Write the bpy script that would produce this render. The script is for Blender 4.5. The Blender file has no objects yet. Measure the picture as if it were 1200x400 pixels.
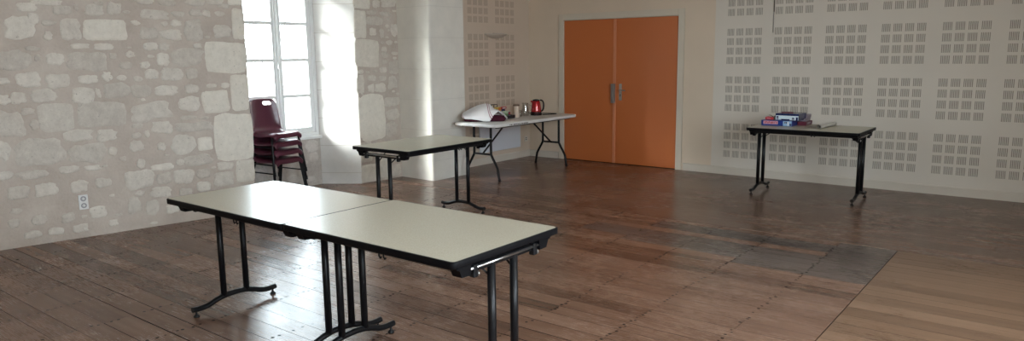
import bpy, bmesh, math, random
from mathutils import Vector, Matrix, noise
random.seed(7)
C = bpy.context.scene.collection
PI = math.pi
MAIN=[(0.379,1.962,0.07,0.034),(0.524,2.001,0.102,0.021),(0.625,1.946,0.065,0.038),(0.866,1.95,0.075,0.05),(1.019,1.97,0.057,0.051),(0.312,1.792,0.107,0.088),(0.413,1.868,0.044,0.048),(0.515,1.84,0.048,0.024),(0.675,1.783,0.075,0.085),(0.507,1.733,0.033,0.035),(0.384,1.629,0.044,0.021),(0.732,1.649,0.064,0.021),(0.91,1.642,0.076,0.029),(0.246,1.531,0.123,0.078),(0.538,1.544,0.064,0.049),(0.774,1.52,0.139,0.079),(0.976,1.564,0.03,0.026),(1.07,1.478,0.052,0.03),(0.335,1.378,0.085,0.059),(0.539,1.364,0.083,0.06),(0.763,1.368,0.071,0.036),(0.164,1.37,0.045,0.024),(0.913,1.389,0.037,0.04),(0.412,1.553,0.021,0.028),(0.73,1.971,0.019,0.025),(0.907,2.012,0.039,0.018),(1.273,2.045,0.074,0.03),(1.455,2.037,0.073,0.03),(1.348,1.924,0.111,0.041),(1.543,1.937,0.052,0.027),(1.703,1.953,0.054,0.031),(1.804,1.948,0.039,0.031),(1.969,2.024,0.049,0.024),(1.888,2.061,0.068,0.032),(1.707,2.05,0.089,0.035),(1.667,1.793,0.085,0.09),(1.521,1.852,0.045,0.027),(1.939,1.784,0.085,0.056),(1.284,1.761,0.075,0.053),(1.472,1.748,0.085,0.046),(1.285,1.645,0.064,0.034),(1.407,1.641,0.044,0.038),(1.602,1.546,0.137,0.078),(1.383,1.53,0.051,0.058),(1.224,1.483,0.039,0.03),(1.449,1.389,0.093,0.058),(1.628,1.396,0.054,0.047),(1.274,1.398,0.054,0.046),(1.702,1.648,0.039,0.024),(1.182,1.849,0.035,0.022),(1.114,1.578,0.038,0.026),(0.152,1.224,0.042,0.041),(0.25,1.229,0.055,0.045),(0.426,1.241,0.09,0.053),(0.303,1.118,0.044,0.028),(0.712,1.228,0.077,0.069),(0.831,1.248,0.02,0.044),(0.979,1.26,0.102,0.063),(0.5,1.056,0.123,0.114),(0.337,1.007,0.03,0.039),(0.847,1.063,0.179,0.104),(0.651,0.896,0.099,0.047),(0.863,0.874,0.073,0.052),(0.347,0.775,0.183,0.114),(0.705,0.735,0.136,0.078),(0.732,0.601,0.059,0.022),(0.107,0.813,0.04,0.076),(0.898,0.735,0.034,0.038),(0.551,0.607,0.069,0.029),(1.176,1.248,0.074,0.053),(1.389,1.247,0.096,0.047),(1.25,1.064,0.173,0.081),(1.579,1.112,0.088,0.064),(1.613,1.254,0.058,0.04),(1.564,0.981,0.069,0.02),(1.709,0.971,0.043,0.012),(1.616,0.896,0.167,0.044),(1.332,0.91,0.088,0.059),(1.189,0.863,0.021,0.031),(1.095,0.758,0.056,0.05),(1.306,0.735,0.04,0.039),(1.499,0.737,0.107,0.092),(1.626,0.577,0.126,0.053),(1.455,0.571,0.038,0.028),(1.116,0.593,0.035,0.043),(1.298,0.545,0.099,0.032),(1.875,0.492,0.078,0.038),(0.095,0.611,0.048,0.035),(0.287,0.595,0.104,0.036),(0.616,0.45,0.061,0.052),(0.169,0.456,0.07,0.053),(0.795,0.461,0.063,0.041),(0.374,0.457,0.079,0.054),(0.502,0.193,0.053,0.041),(0.294,0.205,0.054,0.04),(0.118,0.209,0.038,0.043),(0.234,0.091,0.059,0.032),(0.406,0.09,0.056,0.033),(0.735,0.209,0.066,0.049),(0.592,0.088,0.058,0.034),(0.847,0.094,0.041,0.031),(1.3,0.44,0.066,0.048),(1.474,0.431,0.084,0.069),(1.654,0.313,0.056,0.05),(1.659,0.441,0.059,0.045),(1.845,0.364,0.099,0.067),(1.178,0.172,0.054,0.067),(1.267,0.316,0.088,0.048),(1.03,0.222,0.053,0.07),(1.082,0.326,0.046,0.023),(1.355,0.141,0.056,0.04),(1.482,0.286,0.058,0.033),(0.166,1.026,0.106,0.107),(1.09,0.455,0.106,0.082)]
QUOIN=[(0.936,1.787,0.162,0.087),(1.828,1.119,0.121,0.102),(1.698,0.726,0.067,0.061),(2.08,2.092,0.066,0.056),(2.096,1.855,0.058,0.142),(1.957,1.538,0.188,0.142),(2.065,1.198,0.084,0.17),(1.975,0.769,0.184,0.222),(2.065,0.419,0.09,0.107)]
RST=[(-2.779,2.157,0.054,0.045),(-2.578,2.176,0.119,0.046),(-2.858,2.053,0.074,0.025),(-2.81,1.96,0.128,0.051),(-2.634,2.041,0.084,0.026),(-2.851,1.822,0.054,0.045),(-2.709,1.809,0.034,0.061),(-2.503,1.854,0.057,0.073),(-2.589,1.697,0.049,0.031),(-2.684,1.614,0.042,0.031),(-3.063,1.349,0.039,0.025),(-2.836,1.353,0.041,0.015),(-2.711,1.366,0.056,0.031),(-2.526,1.388,0.086,0.079),(-2.901,1.273,0.061,0.036),(-2.717,1.262,0.056,0.031),(-3.072,1.203,0.052,0.111),(-2.915,1.15,0.054,0.046),(-2.765,1.149,0.083,0.052),(-2.564,1.204,0.072,0.074),(-2.674,1.547,0.056,0.036),(-2.685,1.464,0.049,0.026),(-2.591,0.966,0.129,0.058),(-2.584,0.811,0.1,0.064),(-2.608,0.625,0.1,0.091),(-2.755,0.144,0.092,0.113),(-2.555,0.096,0.08,0.071),(-2.584,0.395,0.094,0.081)]
RQ=[(-3.009,2.171,0.123,0.079),(-3.044,1.908,0.091,0.154),(-2.952,1.569,0.179,0.157),(-2.914,0.793,0.197,0.27),(-2.993,0.117,0.129,0.105),(-3.032,0.381,0.087,0.12)]
SKY_STRENGTH = 15.0; PW_R = (170, 185); PW_F = 20; SUN_E = 28.0; EXPO = 0.36

# ------------------------------------------------------------------ materials
def newmat(name, col, rough=0.6, metal=0.0, spec=0.5, coat=0.0, trans=0.0):
    m = bpy.data.materials.new(name); m.use_nodes = True
    b = m.node_tree.nodes['Principled BSDF']
    b.inputs['Base Color'].default_value = (*col, 1); b.inputs['Roughness'].default_value = rough
    b.inputs['Metallic'].default_value = metal; b.inputs['Specular IOR Level'].default_value = spec
    b.inputs['Coat Weight'].default_value = coat; b.inputs['Transmission Weight'].default_value = trans
    return m
class NT:
    """small node helper"""
    def __init__(s, m): s.m = m; s.t = m.node_tree; s.b = s.t.nodes['Principled BSDF']
    def n(s, typ, **kw):
        nd = s.t.nodes.new(typ)
        for k, v in kw.items(): setattr(nd, k, v)
        return nd
    def link(s, a, b): s.t.links.new(a, b)
    def val(s, sock, v):
        if hasattr(v, 'is_output') or isinstance(v, bpy.types.NodeSocket): s.link(v, sock)
        else: sock.default_value = v
    def math(s, op, a, b=None, c=None):
        nd = s.n('ShaderNodeMath', operation=op); s.val(nd.inputs[0], a)
        if b is not None: s.val(nd.inputs[1], b)
        if c is not None: s.val(nd.inputs[2], c)
        return nd.outputs[0]
    def coords(s):
        tc = s.n('ShaderNodeTexCoord'); sp = s.n('ShaderNodeSeparateXYZ'); s.link(tc.outputs['Object'], sp.inputs[0])
        return tc.outputs['Object'], sp.outputs[0], sp.outputs[1], sp.outputs[2]
    def noise(s, vec, scale, detail=4, rough=0.6, stretch=None):
        if stretch:
            mp = s.n('ShaderNodeMapping'); mp.inputs['Scale'].default_value = stretch; s.link(vec, mp.inputs[0]); vec = mp.outputs[0]
        nd = s.n('ShaderNodeTexNoise'); s.link(vec, nd.inputs['Vector'])
        nd.inputs['Scale'].default_value = scale; nd.inputs['Detail'].default_value = detail; nd.inputs['Roughness'].default_value = rough
        return nd.outputs['Fac']
    def ramp(s, fac, stops):
        r = s.n('ShaderNodeValToRGB'); s.link(fac, r.inputs[0]); e = r.color_ramp.elements
        while len(e) < len(stops): e.new(0.5)
        for k, (p, c) in zip(e, stops): k.position = p; k.color = (*c, 1) if len(c) == 3 else c
        return r.outputs[0]
    def mix(s, fac, a, b, mode='MIX'):
        x = s.n('ShaderNodeMix', data_type='RGBA', blend_type=mode)
        s.val(x.inputs[0], fac)
        for k, v in ((6, a), (7, b)):
            if isinstance(v, bpy.types.NodeSocket): s.link(v, x.inputs[k])
            else: x.inputs[k].default_value = (*v, 1)
        return x.outputs[2]
    def bump(s, h, strength=0.3, dist=0.01):
        bp = s.n('ShaderNodeBump'); bp.inputs['Strength'].default_value = strength; bp.inputs['Distance'].default_value = dist
        s.link(h, bp.inputs['Height']); s.link(bp.outputs[0], s.b.inputs['Normal'])
    def col(s, v): s.link(v, s.b.inputs['Base Color'])

def m_mortar():
    m = newmat('lime_mortar', (.5,.43,.36), .95, spec=.1); t = NT(m); v,x,y,z = t.coords()
    a = t.noise(v, 3.0, 6); b = t.noise(v, 40, 5)
    c = t.ramp(a, [(.3,(.39,.325,.275)),(.5,(.45,.385,.33)),(.7,(.54,.48,.42))])
    c = t.mix(t.math('MULTIPLY', b, .35), c, (.66,.61,.55)); t.col(c)
    t.bump(t.math('ADD', t.math('MULTIPLY', a, .7), t.math('MULTIPLY', b, .35)), .7, .02); return m
def m_stone(name, lo, hi, bs=.6):
    m = newmat(name, hi, .9, spec=.12); t = NT(m); v,x,y,z = t.coords()
    a = t.noise(v, 14, 8, .75); b = t.noise(v, 38, 6, .75)
    at = t.n('ShaderNodeAttribute', attribute_name='tint')
    c = t.ramp(t.math('ADD', t.math('MULTIPLY', a, .75), t.math('MULTIPLY', at.outputs['Fac'], .25)), [(.32,tuple(k*.97 for k in lo)),(.66,hi)])
    pit = t.ramp(b, [(.30,(1,1,1)),(.40,(0,0,0))])
    c = t.mix(pit, c, tuple(k*.6 for k in lo)); t.col(c)
    t.bump(t.math('ADD', a, t.math('MULTIPLY', b, .5)), bs, .015); return m
def m_ashlar(name, base, joint, hz, z0, along, pit=True):
    m = newmat(name, base, .85, spec=.15); t = NT(m); v,x,y,z = t.coords()
    zz = t.math('ADD', z, t.math('MULTIPLY', t.noise(v, 4, 2), .015))
    fr = t.math('FRACT', t.math('DIVIDE', t.math('SUBTRACT', zz, z0), hz))
    jm = t.math('LESS_THAN', fr, .022)
    a = t.noise(v, 5, 5); b = t.noise(v, 45, 5, .75)
    c = t.ramp(a, [(.3,tuple(k*.9 for k in base)),(.7,base)])
    c = t.mix(t.math('MULTIPLY', jm, .6), c, joint)
    if pit:
        p = t.ramp(b, [(.27,(1,1,1)),(.33,(0,0,0))]); c = t.mix(p, c, tuple(k*.45 for k in base))
    t.col(c); h = t.math('SUBTRACT', t.math('MULTIPLY', b, .4), t.math('MULTIPLY', jm, .5)); t.bump(h, .5, .01); return m
def m_perforated(name, axis, base, slot):
    """painted board with blocks of 4 x 4 slotted squares"""
    m = newmat(name, base, .75, spec=.2); t = NT(m); v,x,y,z = t.coords()
    if axis == 'x': u = t.math('SUBTRACT', x, 3.062); P = .578; umin = 0.0
    else: u = t.math('SUBTRACT', t.math('MULTIPLY', y, -1), .365 - .0); P = .587; umin = 0.0
    uf = t.math('MULTIPLY', t.math('FRACT', t.math('DIVIDE', u, P)), P)
    w = t.math('SUBTRACT', z, .222); wf = t.math('MULTIPLY', t.math('FRACT', t.math('DIVIDE', w, .583)), .583)
    def inside(f, pitch, size):
        sf = t.math('MULTIPLY', t.math('FRACT', t.math('DIVIDE', f, pitch)), pitch)
        return t.math('MULTIPLY', t.math('LESS_THAN', sf, size), t.math('LESS_THAN', f, pitch*3 + size))
    mk = t.math('MULTIPLY', inside(uf, .1135, .088), inside(wf, .115, .084))
    mk = t.math('MULTIPLY', mk, t.math('MULTIPLY', t.math('GREATER_THAN', u, umin), t.math('GREATER_THAN', w, 0)))
    sl = t.math('LESS_THAN', t.math('FRACT', t.math('DIVIDE', t.math('MULTIPLY', t.math('FRACT', t.math('DIVIDE', uf, .1135)), .1135), .0147)), .5)
    mk = t.math('MULTIPLY', mk, sl)
    a = t.noise(v, 1.5, 4)
    c = t.ramp(a, [(.3,tuple(k*.95 for k in base)),(.7,base)])
    t.col(t.mix(mk, c, slot)); return m
def m_paint(name, base, rough=.75):
    m = newmat(name, base, rough, spec=.2); t = NT(m); v,x,y,z = t.coords(); a = t.noise(v, 2, 5)
    t.col(t.ramp(a, [(.3,tuple(k*.95 for k in base)),(.7,base)])); t.bump(t.noise(v, 90, 3), .08, .004); return m
def m_floor(name, cols, rlo, rhi, spec=.5):
    m = newmat(name, cols[1], .3, spec=.42); t = NT(m); v,x,y,z = t.coords()
    at = t.n('ShaderNodeAttribute', attribute_name='tint').outputs['Fac']
    cb = t.n('ShaderNodeCombineXYZ'); t.link(x, cb.inputs[0]); t.link(t.math('ADD', y, t.math('MULTIPLY', at, 7.3)), cb.inputs[1]); t.link(at, cb.inputs[2])
    g = t.noise(cb.outputs[0], 2.2, 4, .5, (.8, 9, 1)); g2 = t.noise(cb.outputs[0], 9, 5, .7, (1.2, 26, 1)); w = t.noise(v, 1.1, 5, .65)
    f = t.math('ADD', t.math('ADD', t.math('MULTIPLY', g, .38), t.math('MULTIPLY', g2, .10)), t.math('ADD', t.math('MULTIPLY', at, .24), t.math('MULTIPLY', w, .28)))
    c = t.ramp(f, [(.3,cols[0]),(.48,cols[1]),(.68,cols[2])])
    wear = t.ramp(t.noise(v, 2.3, 7, .75, (.5,1.6,1)), [(.52,(0,0,0)),(.72,(1,1,1))])
    c = t.mix(t.math('MULTIPLY', wear, .05), c, tuple(min(1,k*1.35+.02) for k in cols[2])); t.col(c)
    rr = t.n('ShaderNodeMapRange'); t.link(t.math('ADD', t.math('MULTIPLY', g2, .5), t.math('MULTIPLY', w, .5)), rr.inputs[0])
    rr.inputs[1].default_value=.3; rr.inputs[2].default_value=.7; rr.inputs[3].default_value = rlo; rr.inputs[4].default_value = rhi
    t.link(rr.outputs[0], t.b.inputs['Roughness'])
    t.bump(t.math('ADD', g, t.math('MULTIPLY', t.noise(v, 2.0, 3), 1.5)), .03, .01); return m

MORTAR = m_mortar()
STONE = m_stone('rubble_limestone', (.50,.455,.40), (.68,.64,.57))
QSTONE = m_stone('cut_limestone', (.60,.56,.49), (.74,.70,.62), .35)
JAMB = m_ashlar('jamb_ashlar', (.78,.77,.74), (.5,.46,.4), .335, .14, 'y')
NICHE = m_stone('niche_masonry', (.5,.46,.42), (.68,.64,.6))
PIER = m_ashlar('pier_plaster', (.76,.735,.67), (.62,.6,.54), .375, .25, 'y', False)
PLASTER = m_paint('cream_plaster', (.68,.575,.455))
PERF_B = m_perforated('perforated_board_back', 'x', (.68,.64,.57), (.27,.25,.21))
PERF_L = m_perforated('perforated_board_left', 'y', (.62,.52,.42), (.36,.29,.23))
CEIL = m_paint('ceiling_paint', (.72,.68,.6))
TRIM = m_paint('trim_paint', (.64,.58,.48), .45)
SKIRT = m_paint('skirting_paint', (.62,.575,.5), .5)
ORANGE = newmat('orange_door_paint', (.52,.15,.042), .42)
WINW = newmat('window_frame_paint', (.78,.80,.80), .4)
BLACK = newmat('black_enamel', (.006,.006,.007), .36, spec=.22)
BLACKE = newmat('black_edge_plastic', (.004,.004,.005), .5, spec=.12)
BLACKP = newmat('black_plastic', (.006,.006,.007), .5, spec=.25)
STEEL = newmat('bright_steel', (.62,.62,.62), .28, 1.0)
GREYM = newmat('grey_metal', (.30,.29,.28), .45, .7)
def m_laminate():
    m = newmat('beige_laminate', (.54,.51,.42), .27, spec=.5); t = NT(m); v,x,y,z = t.coords()
    a = t.noise(v, 160, 3); t.col(t.ramp(a, [(.35,(.49,.465,.375)),(.65,(.56,.535,.44))])); return m
LAM = m_laminate()
WHITEP = newmat('white_plastic', (.68,.68,.67), .45)
BURG = newmat('burgundy_plastic', (.085,.020,.036), .30)
NAIL = newmat('nail_head', (.012,.009,.008), 1.0, spec=0)
GAP = newmat('board_gap', (.014,.009,.007), 1.0, spec=0)
SEAM_HI = newmat('pale_seam_highlight', (.42,.34,.27), .6)  # pale colour for the highlights painted on seam edges
FL_MAIN = m_floor('old_pine_boards', [(.085,.044,.028),(.165,.088,.057),(.255,.15,.103)], .16, .36)
FL_FAR = m_floor('far_pine_boards', [(.085,.044,.029),(.14,.077,.051),(.20,.118,.083)], .16, .34)
FL_GREY = m_floor('greyed_boards', [(.055,.038,.032),(.10,.072,.060),(.17,.13,.11)], .18, .36)
FL_AMB = m_floor('amber_boards', [(.14,.078,.046),(.19,.11,.066),(.25,.15,.095)], .22, .42)

# ------------------------------------------------------------------ mesh tools
class MB:
    def __init__(s): s.bm = bmesh.new(); s.mats = []; s.tl = None
    def mi(s, m):
        if m is None: return 0
        if m not in s.mats: s.mats.append(m)
        return s.mats.index(m)
    def face(s, pts, m=None, smooth=False):
        vs = [s.bm.verts.new(p) for p in pts]; f = s.bm.faces.new(vs); f.material_index = s.mi(m); f.smooth = smooth; return f
    def box(s, lo, hi, m=None, bev=0.0, seg=2, mat=None):
        bm2 = bmesh.new(); bmesh.ops.create_cube(bm2, size=1)
        for v in bm2.verts: v.co = Vector([(lo[k]+hi[k])/2 + v.co[k]*(hi[k]-lo[k]) for k in range(3)])
        if bev > 0: bmesh.ops.bevel(bm2, geom=list(bm2.edges), offset=bev, segments=seg, profile=.5, affect='EDGES')
        s.merge(bm2, m, mat, smooth=False)
    def merge(s, bm2, m, mat=None, smooth=False):
        if mat is not None: bmesh.ops.transform(bm2, matrix=mat, verts=bm2.verts)
        idx = s.mi(m); vm = {v: s.bm.verts.new(v.co) for v in bm2.verts}
        for f in bm2.faces:
            try: g = s.bm.faces.new([vm[v] for v in f.verts]); g.material_index = idx; g.smooth = smooth or f.smooth
            except ValueError: pass
        bm2.free()
    def prism(s, poly, z0, z1, m=None):
        a = [s.bm.verts.new((p[0], p[1], z0)) for p in poly]; b = [s.bm.verts.new((p[0], p[1], z1)) for p in poly]
        idx = s.mi(m); n = len(poly); fs = [s.bm.faces.new(a[::-1]), s.bm.faces.new(b)]
        for i in range(n): fs.append(s.bm.faces.new((a[i], a[(i+1)%n], b[(i+1)%n], b[i])))
        for f in fs: f.material_index = idx
        return fs
    def extrude(s, pts, axis, lo, hi, m=None):
        """profile pts (2D) extruded along axis 0/1/2; the two others in order"""
        def mk(p, t):
            q = [0,0,0]; o = [k for k in range(3) if k != axis]; q[o[0]] = p[0]; q[o[1]] = p[1]; q[axis] = t; return s.bm.verts.new(q)
        a = [mk(p, lo) for p in pts]; b = [mk(p, hi) for p in pts]; idx = s.mi(m); n = len(pts)
        fs = [s.bm.faces.new(a[::-1]), s.bm.faces.new(b)] + [s.bm.faces.new((a[i], a[(i+1)%n], b[(i+1)%n], b[i])) for i in range(n)]
        for f in fs: f.material_index = idx
    def tube(s, pts, r, m=None, n=12, cap=True, smoothpath=0, closed=False):
        pts = [Vector(p) for p in pts]
        for _ in range(smoothpath):
            q = [pts[0]]
            for a, b in zip(pts, pts[1:]): q += [a.lerp(b, .25), a.lerp(b, .75)]
            pts = q + [pts[-1]]
        if isinstance(r, (list, tuple)):
            m1 = len(r)-1; rs = [r[int(m1*i/(len(pts)-1))] + (r[min(int(m1*i/(len(pts)-1))+1, m1)] - r[int(m1*i/(len(pts)-1))])*((m1*i/(len(pts)-1)) % 1) for i in range(len(pts))]
        else: rs = [r]*len(pts)
        idx = s.mi(m); rings = []; up = None
        for i, p in enumerate(pts):
            d = (pts[min(i+1, len(pts)-1)] - pts[max(i-1, 0)]).normalized()
            if up is None: up = d.orthogonal().normalized()
            up = (up - d*up.dot(d)).normalized(); sd = d.cross(up)
            rings.append([s.bm.verts.new(p + (up*math.cos(2*PI*k/n) + sd*math.sin(2*PI*k/n))*rs[i]) for k in range(n)])
        for a, b in zip(rings, rings[1:]):
            for k in range(n):
                f = s.bm.faces.new((a[k], a[(k+1)%n], b[(k+1)%n], b[k])); f.material_index = idx; f.smooth = True
        if cap:
            for rg in (rings[0][::-1], rings[-1]): f = s.bm.faces.new(rg); f.material_index = idx
    def lathe(s, prof, m=None, n=32, c=(0,0,0), smooth=True):
        idx = s.mi(m); rings = []
        for r, z in prof:
            if r < 1e-6: rings.append([s.bm.verts.new((c[0], c[1], c[2]+z))])
            else: rings.append([s.bm.verts.new((c[0]+r*math.cos(2*PI*k/n), c[1]+r*math.sin(2*PI*k/n), c[2]+z)) for k in range(n)])
        for a, b in zip(rings, rings[1:]):
            for k in range(n):
                if len(a) == 1 and len(b) == 1: continue
                if len(a) == 1: f = s.bm.faces.new((a[0], b[k], b[(k+1)%n]))
                elif len(b) == 1: f = s.bm.faces.new((a[k], a[(k+1)%n], b[0]))
                else: f = s.bm.faces.new((a[k], a[(k+1)%n], b[(k+1)%n], b[k]))
                f.material_index = idx; f.smooth = smooth
    def obj(s, name, m=None, parent=None, loc=None, norm=True):
        if norm: bmesh.ops.recalc_face_normals(s.bm, faces=s.bm.faces)
        me = bpy.data.meshes.new(name); s.bm.to_mesh(me); s.bm.free()
        for k in (s.mats or [m]): me.materials.append(k)
        o = bpy.data.objects.new(name, me); C.objects.link(o)
        if parent: o.parent = parent
        if loc: o.location = loc
        return o
def thing(name, label, cat, loc=(0,0,0), rz=0, group=None):
    o = bpy.data.objects.new(name, None); C.objects.link(o); o.location = loc; o.rotation_euler = (0,0,rz); o.empty_display_size = .1
    return tag(o, label, cat, group)
def tag(o, label, cat, group=None):
    o['label'] = label; o['category'] = cat
    if group: o['group'] = group
    return o
def struct(o, label=None):
    o['kind'] = 'structure'
    if label: o['label'] = label
    return o
def rounded(w, d, r, n=6):
    pts = []
    for cx, cy, a0 in ((w-r, d-r, 0), (-w+r, d-r, PI/2), (-w+r, -d+r, PI), (w-r, -d+r, 1.5*PI)):
        for k in range(n+1): a = a0 + PI/2*k/n; pts.append((cx + r*math.cos(a), cy + r*math.sin(a)))
    return pts
def slab(mb, w, d, z0, z1, r, m, bev=0.0, n=6):
    """rounded rectangle slab with softened rims"""
    if bev <= 0: mb.prism(rounded(w, d, r, n), z0, z1, m); return
    lv = [(w-bev, d-bev, z0), (w-.3*bev, d-.3*bev, z0+.3*bev), (w, d, z0+bev), (w, d, z1-bev), (w-.3*bev, d-.3*bev, z1-.3*bev), (w-bev, d-bev, z1)]
    idx = mb.mi(m); rings = []
    for a, b, z in lv: rings.append([mb.bm.verts.new((p[0], p[1], z)) for p in rounded(a, b, max(r-(w-a), .002), n)])
    k = len(rings[0])
    for a, b in zip(rings, rings[1:]):
        for i in range(k): f = mb.bm.faces.new((a[i], a[(i+1)%k], b[(i+1)%k], b[i])); f.material_index = idx; f.smooth = True
    for rg in (rings[0][::-1], rings[-1]): f = mb.bm.faces.new(rg); f.material_index = idx

# ------------------------------------------------------------------ room constants
CEILZ = 3.15; YB = -11.0; XR = 8.4
A0 = Vector((-.288, -6.876)); D = Vector((.1711, .98525)).normalized(); N = Vector((D.y, -D.x))
def WP(s, off=0.0): p = A0 + D*s + N*off; return (p.x, p.y)

# ------------------------------------------------------------------ stone wall
def stone(mb, tl, P, cu, cz, a, b, sq, h, m, rnd, res=22):
    """one stone of a masonry wall: P(u, z, off) gives the world point"""
    e = (rnd.uniform(2.6, 5) if a > .05 else 2.5) if not sq else 8.0; ph = rnd.random()*100; tint = rnd.random(); tilt = rnd.uniform(-.05,.05)
    out = []
    for k in range(res):
        t = 2*PI*(k+.5)/res; c, s_ = math.cos(t), math.sin(t)
        rr = (abs(c)**e + abs(s_)**e)**(-1/e)
        am = (.26 if a > .05 else .35) if not sq else .06
        rr *= 1 + am*noise.noise(Vector((c*1.3+ph, s_*1.3, ph))) + am*.6*noise.noise(Vector((c*3.5+ph, s_*3.5, ph))) + am*.35*noise.noise(Vector((c*8+ph, s_*8, ph)))
        x, z = rr*c*a, rr*s_*b; out.append((x + z*tilt, z - x*tilt))
    idx = mb.mi(m); rings = []
    for sc, off in ((1.08, -.003), (1.0, h*.3), (.92, h*.75), (.72, h*.95), (.35, h)):
        rings.append([mb.bm.verts.new(P(cu+x*sc, cz+z*sc, off + (0 if sc > 1 else .003*noise.noise(Vector((x*20+ph, z*20, sc)))))) for x, z in out])
    ctr = mb.bm.verts.new(P(cu, cz, h)); fs = []
    for p, q in zip(rings, rings[1:]):
        for k in range(res): fs.append(mb.bm.faces.new((p[k], p[(k+1)%res], q[(k+1)%res], q[k])))
    for k in range(res): fs.append(mb.bm.faces.new((rings[-1][k], rings[-1][(k+1)%res], ctr)))
    for f in fs: f.material_index = idx; f.smooth = True; f[tl] = tint
def overlaps(c, lst, g):
    return any(abs(c[0]-o[0]) < c[2]+o[2]+g and abs(c[1]-o[1]) < c[3]+o[3]+g for o in lst)
def fill(lst, u0, u1, z0, z1, n, rnd, amin=.035, amax=.13, g=.015, keep=None):
    add = []
    for _ in range(n):
        a = rnd.uniform(amin, amax); b = a*rnd.uniform(.4, .75); c = (rnd.uniform(u0+a, u1-a), rnd.uniform(z0+b, z1-b), a, b)
        if keep and keep(c): continue
        if not overlaps(c, lst, g) and not overlaps(c, add, g): add.append(c)
    return add
mb = MB(); tl = mb.bm.faces.layers.float.new('tint')
mb.mi(MORTAR)
poly = [WP(-4.25), WP(2.153), (-.64, -4.45), (-.86, -4.45), (-.95, -6), (-1.9, -11.05)]
mb.prism(poly, 0, CEILZ, MORTAR)
rnd = random.Random(3)
P = lambda u, z, off: (*WP(u, off), z)
for c in QUOIN: stone(mb, tl, P, *c, True, .009, QSTONE, rnd, 28)
for c in MAIN: stone(mb, tl, P, *c, c[2]*c[3] > .012 and rnd.random() < .35, .008, STONE, rnd)
allm = MAIN + QUOIN
vis = lambda c: -.2 < c[0] < 2.15 and c[1] < 2.1
big = fill(allm, -4.1, 2.1, .02, CEILZ-.03, 2600, rnd, .05, .15, .03, vis); allm2 = allm + big
small = fill(allm2, -4.1, 2.12, .02, CEILZ-.03, 5000, rnd, .02, .05, .012)
for c in big: stone(mb, tl, P, *c, rnd.random() < .3, .007, STONE, rnd)
for c in small:
    if not vis(c) or rnd.random() < .45: stone(mb, tl, P, *c, False, .0045, STONE, rnd, 14)
k = .2
while k < CEILZ:                              # quoins of the jamb beside the window niche, above the frame
    if k > 2.2: stone(mb, tl, P, 2.02 - (.05 if int(k*3)%2 else 0), k+.15, .12, .13, True, .009, QSTONE, rnd, 28)
    k += .33
o = mb.obj('wall_left_stone', norm=True); struct(o, 'rough limestone rubble wall with wide taupe mortar joints, left of the window')

# niche back under and over the window, right jamb, short stone return
mb = MB(); tl = mb.bm.faces.layers.float.new('tint')
mb.prism([(-.86,-4.45),(-.64,-4.45),(-.64,-3.387),(-.86,-3.387)], 0, .565, NICHE)
mb.prism([(-.86,-4.45),(-.64,-4.45),(-.64,-3.387),(-.86,-3.387)], 2.78, CEILZ, NICHE)
mb.prism([(-.64,-4.45),(.081,-4.745),(-.22,-3.10),(-.64,-3.387)], 2.82, CEILZ, JAMB)
rnd = random.Random(9)
P = lambda u, z, off: (-.64+off, u, z)
for c in fill([], -4.42, -3.41, .02, .56, 500, rnd, .05, .15, .02): stone(mb, tl, P, *c, False, .006, NICHE, rnd)
o = mb.obj('wall_left_niche'); struct(o, 'low masonry wall closing the window niche below the window')
mb = MB(); mb.mi(JAMB)
mb.prism([(-.86,-3.387),(-.64,-3.387),(-.235,-3.112),(-.228,-3.09),(-.4,-2.9),(-.86,-2.9)], 0, CEILZ, JAMB)
o = mb.obj('wall_left_jamb'); struct(o, 'splayed whitewashed ashlar jamb right of the window')
mb = MB(); tl = mb.bm.faces.layers.float.new('tint')
mb.prism([(-.4,-3.09),(-.226,-3.112),(-.22,-3.09),(-.22,-2.4),(-.4,-2.4)], 0, CEILZ, MORTAR)
P = lambda u, z, off: (-.22+off, u, z); rnd = random.Random(5)
for c in RQ: stone(mb, tl, P, c[0]+.004, c[1], c[2]-.004, c[3], True, .009, QSTONE, rnd, 28)
for c in RST: stone(mb, tl, P, *c, False, .007, STONE, rnd)
ll = RQ + RST
for c in fill(ll, -3.08, -2.45, .02, CEILZ-.02, 1500, rnd, .02, .07, .012): stone(mb, tl, P, *c, False, .005, STONE, rnd, 14)
o = mb.obj('wall_left_return'); struct(o, 'narrow strip of rubble stone wall between window jamb and plastered pier')
# pier
mb = MB()
rp = [(-.3,-2.45),(.335,-2.478)]
for k in range(1, 6): a = -PI/2 + PI/2*k/6; rp.append((.335+.03*math.cos(a), -2.448+.03*math.sin(a)))
rp += [(.365,-2.448),(.372,-1.88),(-.3,-1.87)]
mb.prism(rp, 0, CEILZ, PIER)
o = mb.obj('wall_pier'); struct(o, 'pale plastered masonry pier projecting between stone wall and perforated boards')
# perforated left wall beyond the pier
mb = MB(); mb.box((-.3,-1.9,0), (0,.15,CEILZ), PERF_L); o = mb.obj('wall_left_boards'); struct(o, 'cream wall with slotted acoustic blocks left of the corner')
# back wall with door opening
mb = MB()
mb.box((-.1,0,0), (.575,.2,CEILZ), PLASTER); mb.box((.575,0,2.055), (2.465,.2,CEILZ), PLASTER)
mb.box((2.465,0,0), (2.9,.2,CEILZ), PLASTER); mb.box((2.9,0,0), (XR+.2,.2,CEILZ), PERF_B)
o = mb.obj('wall_back'); struct(o, 'cream back wall with rows of slotted acoustic blocks')
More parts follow.
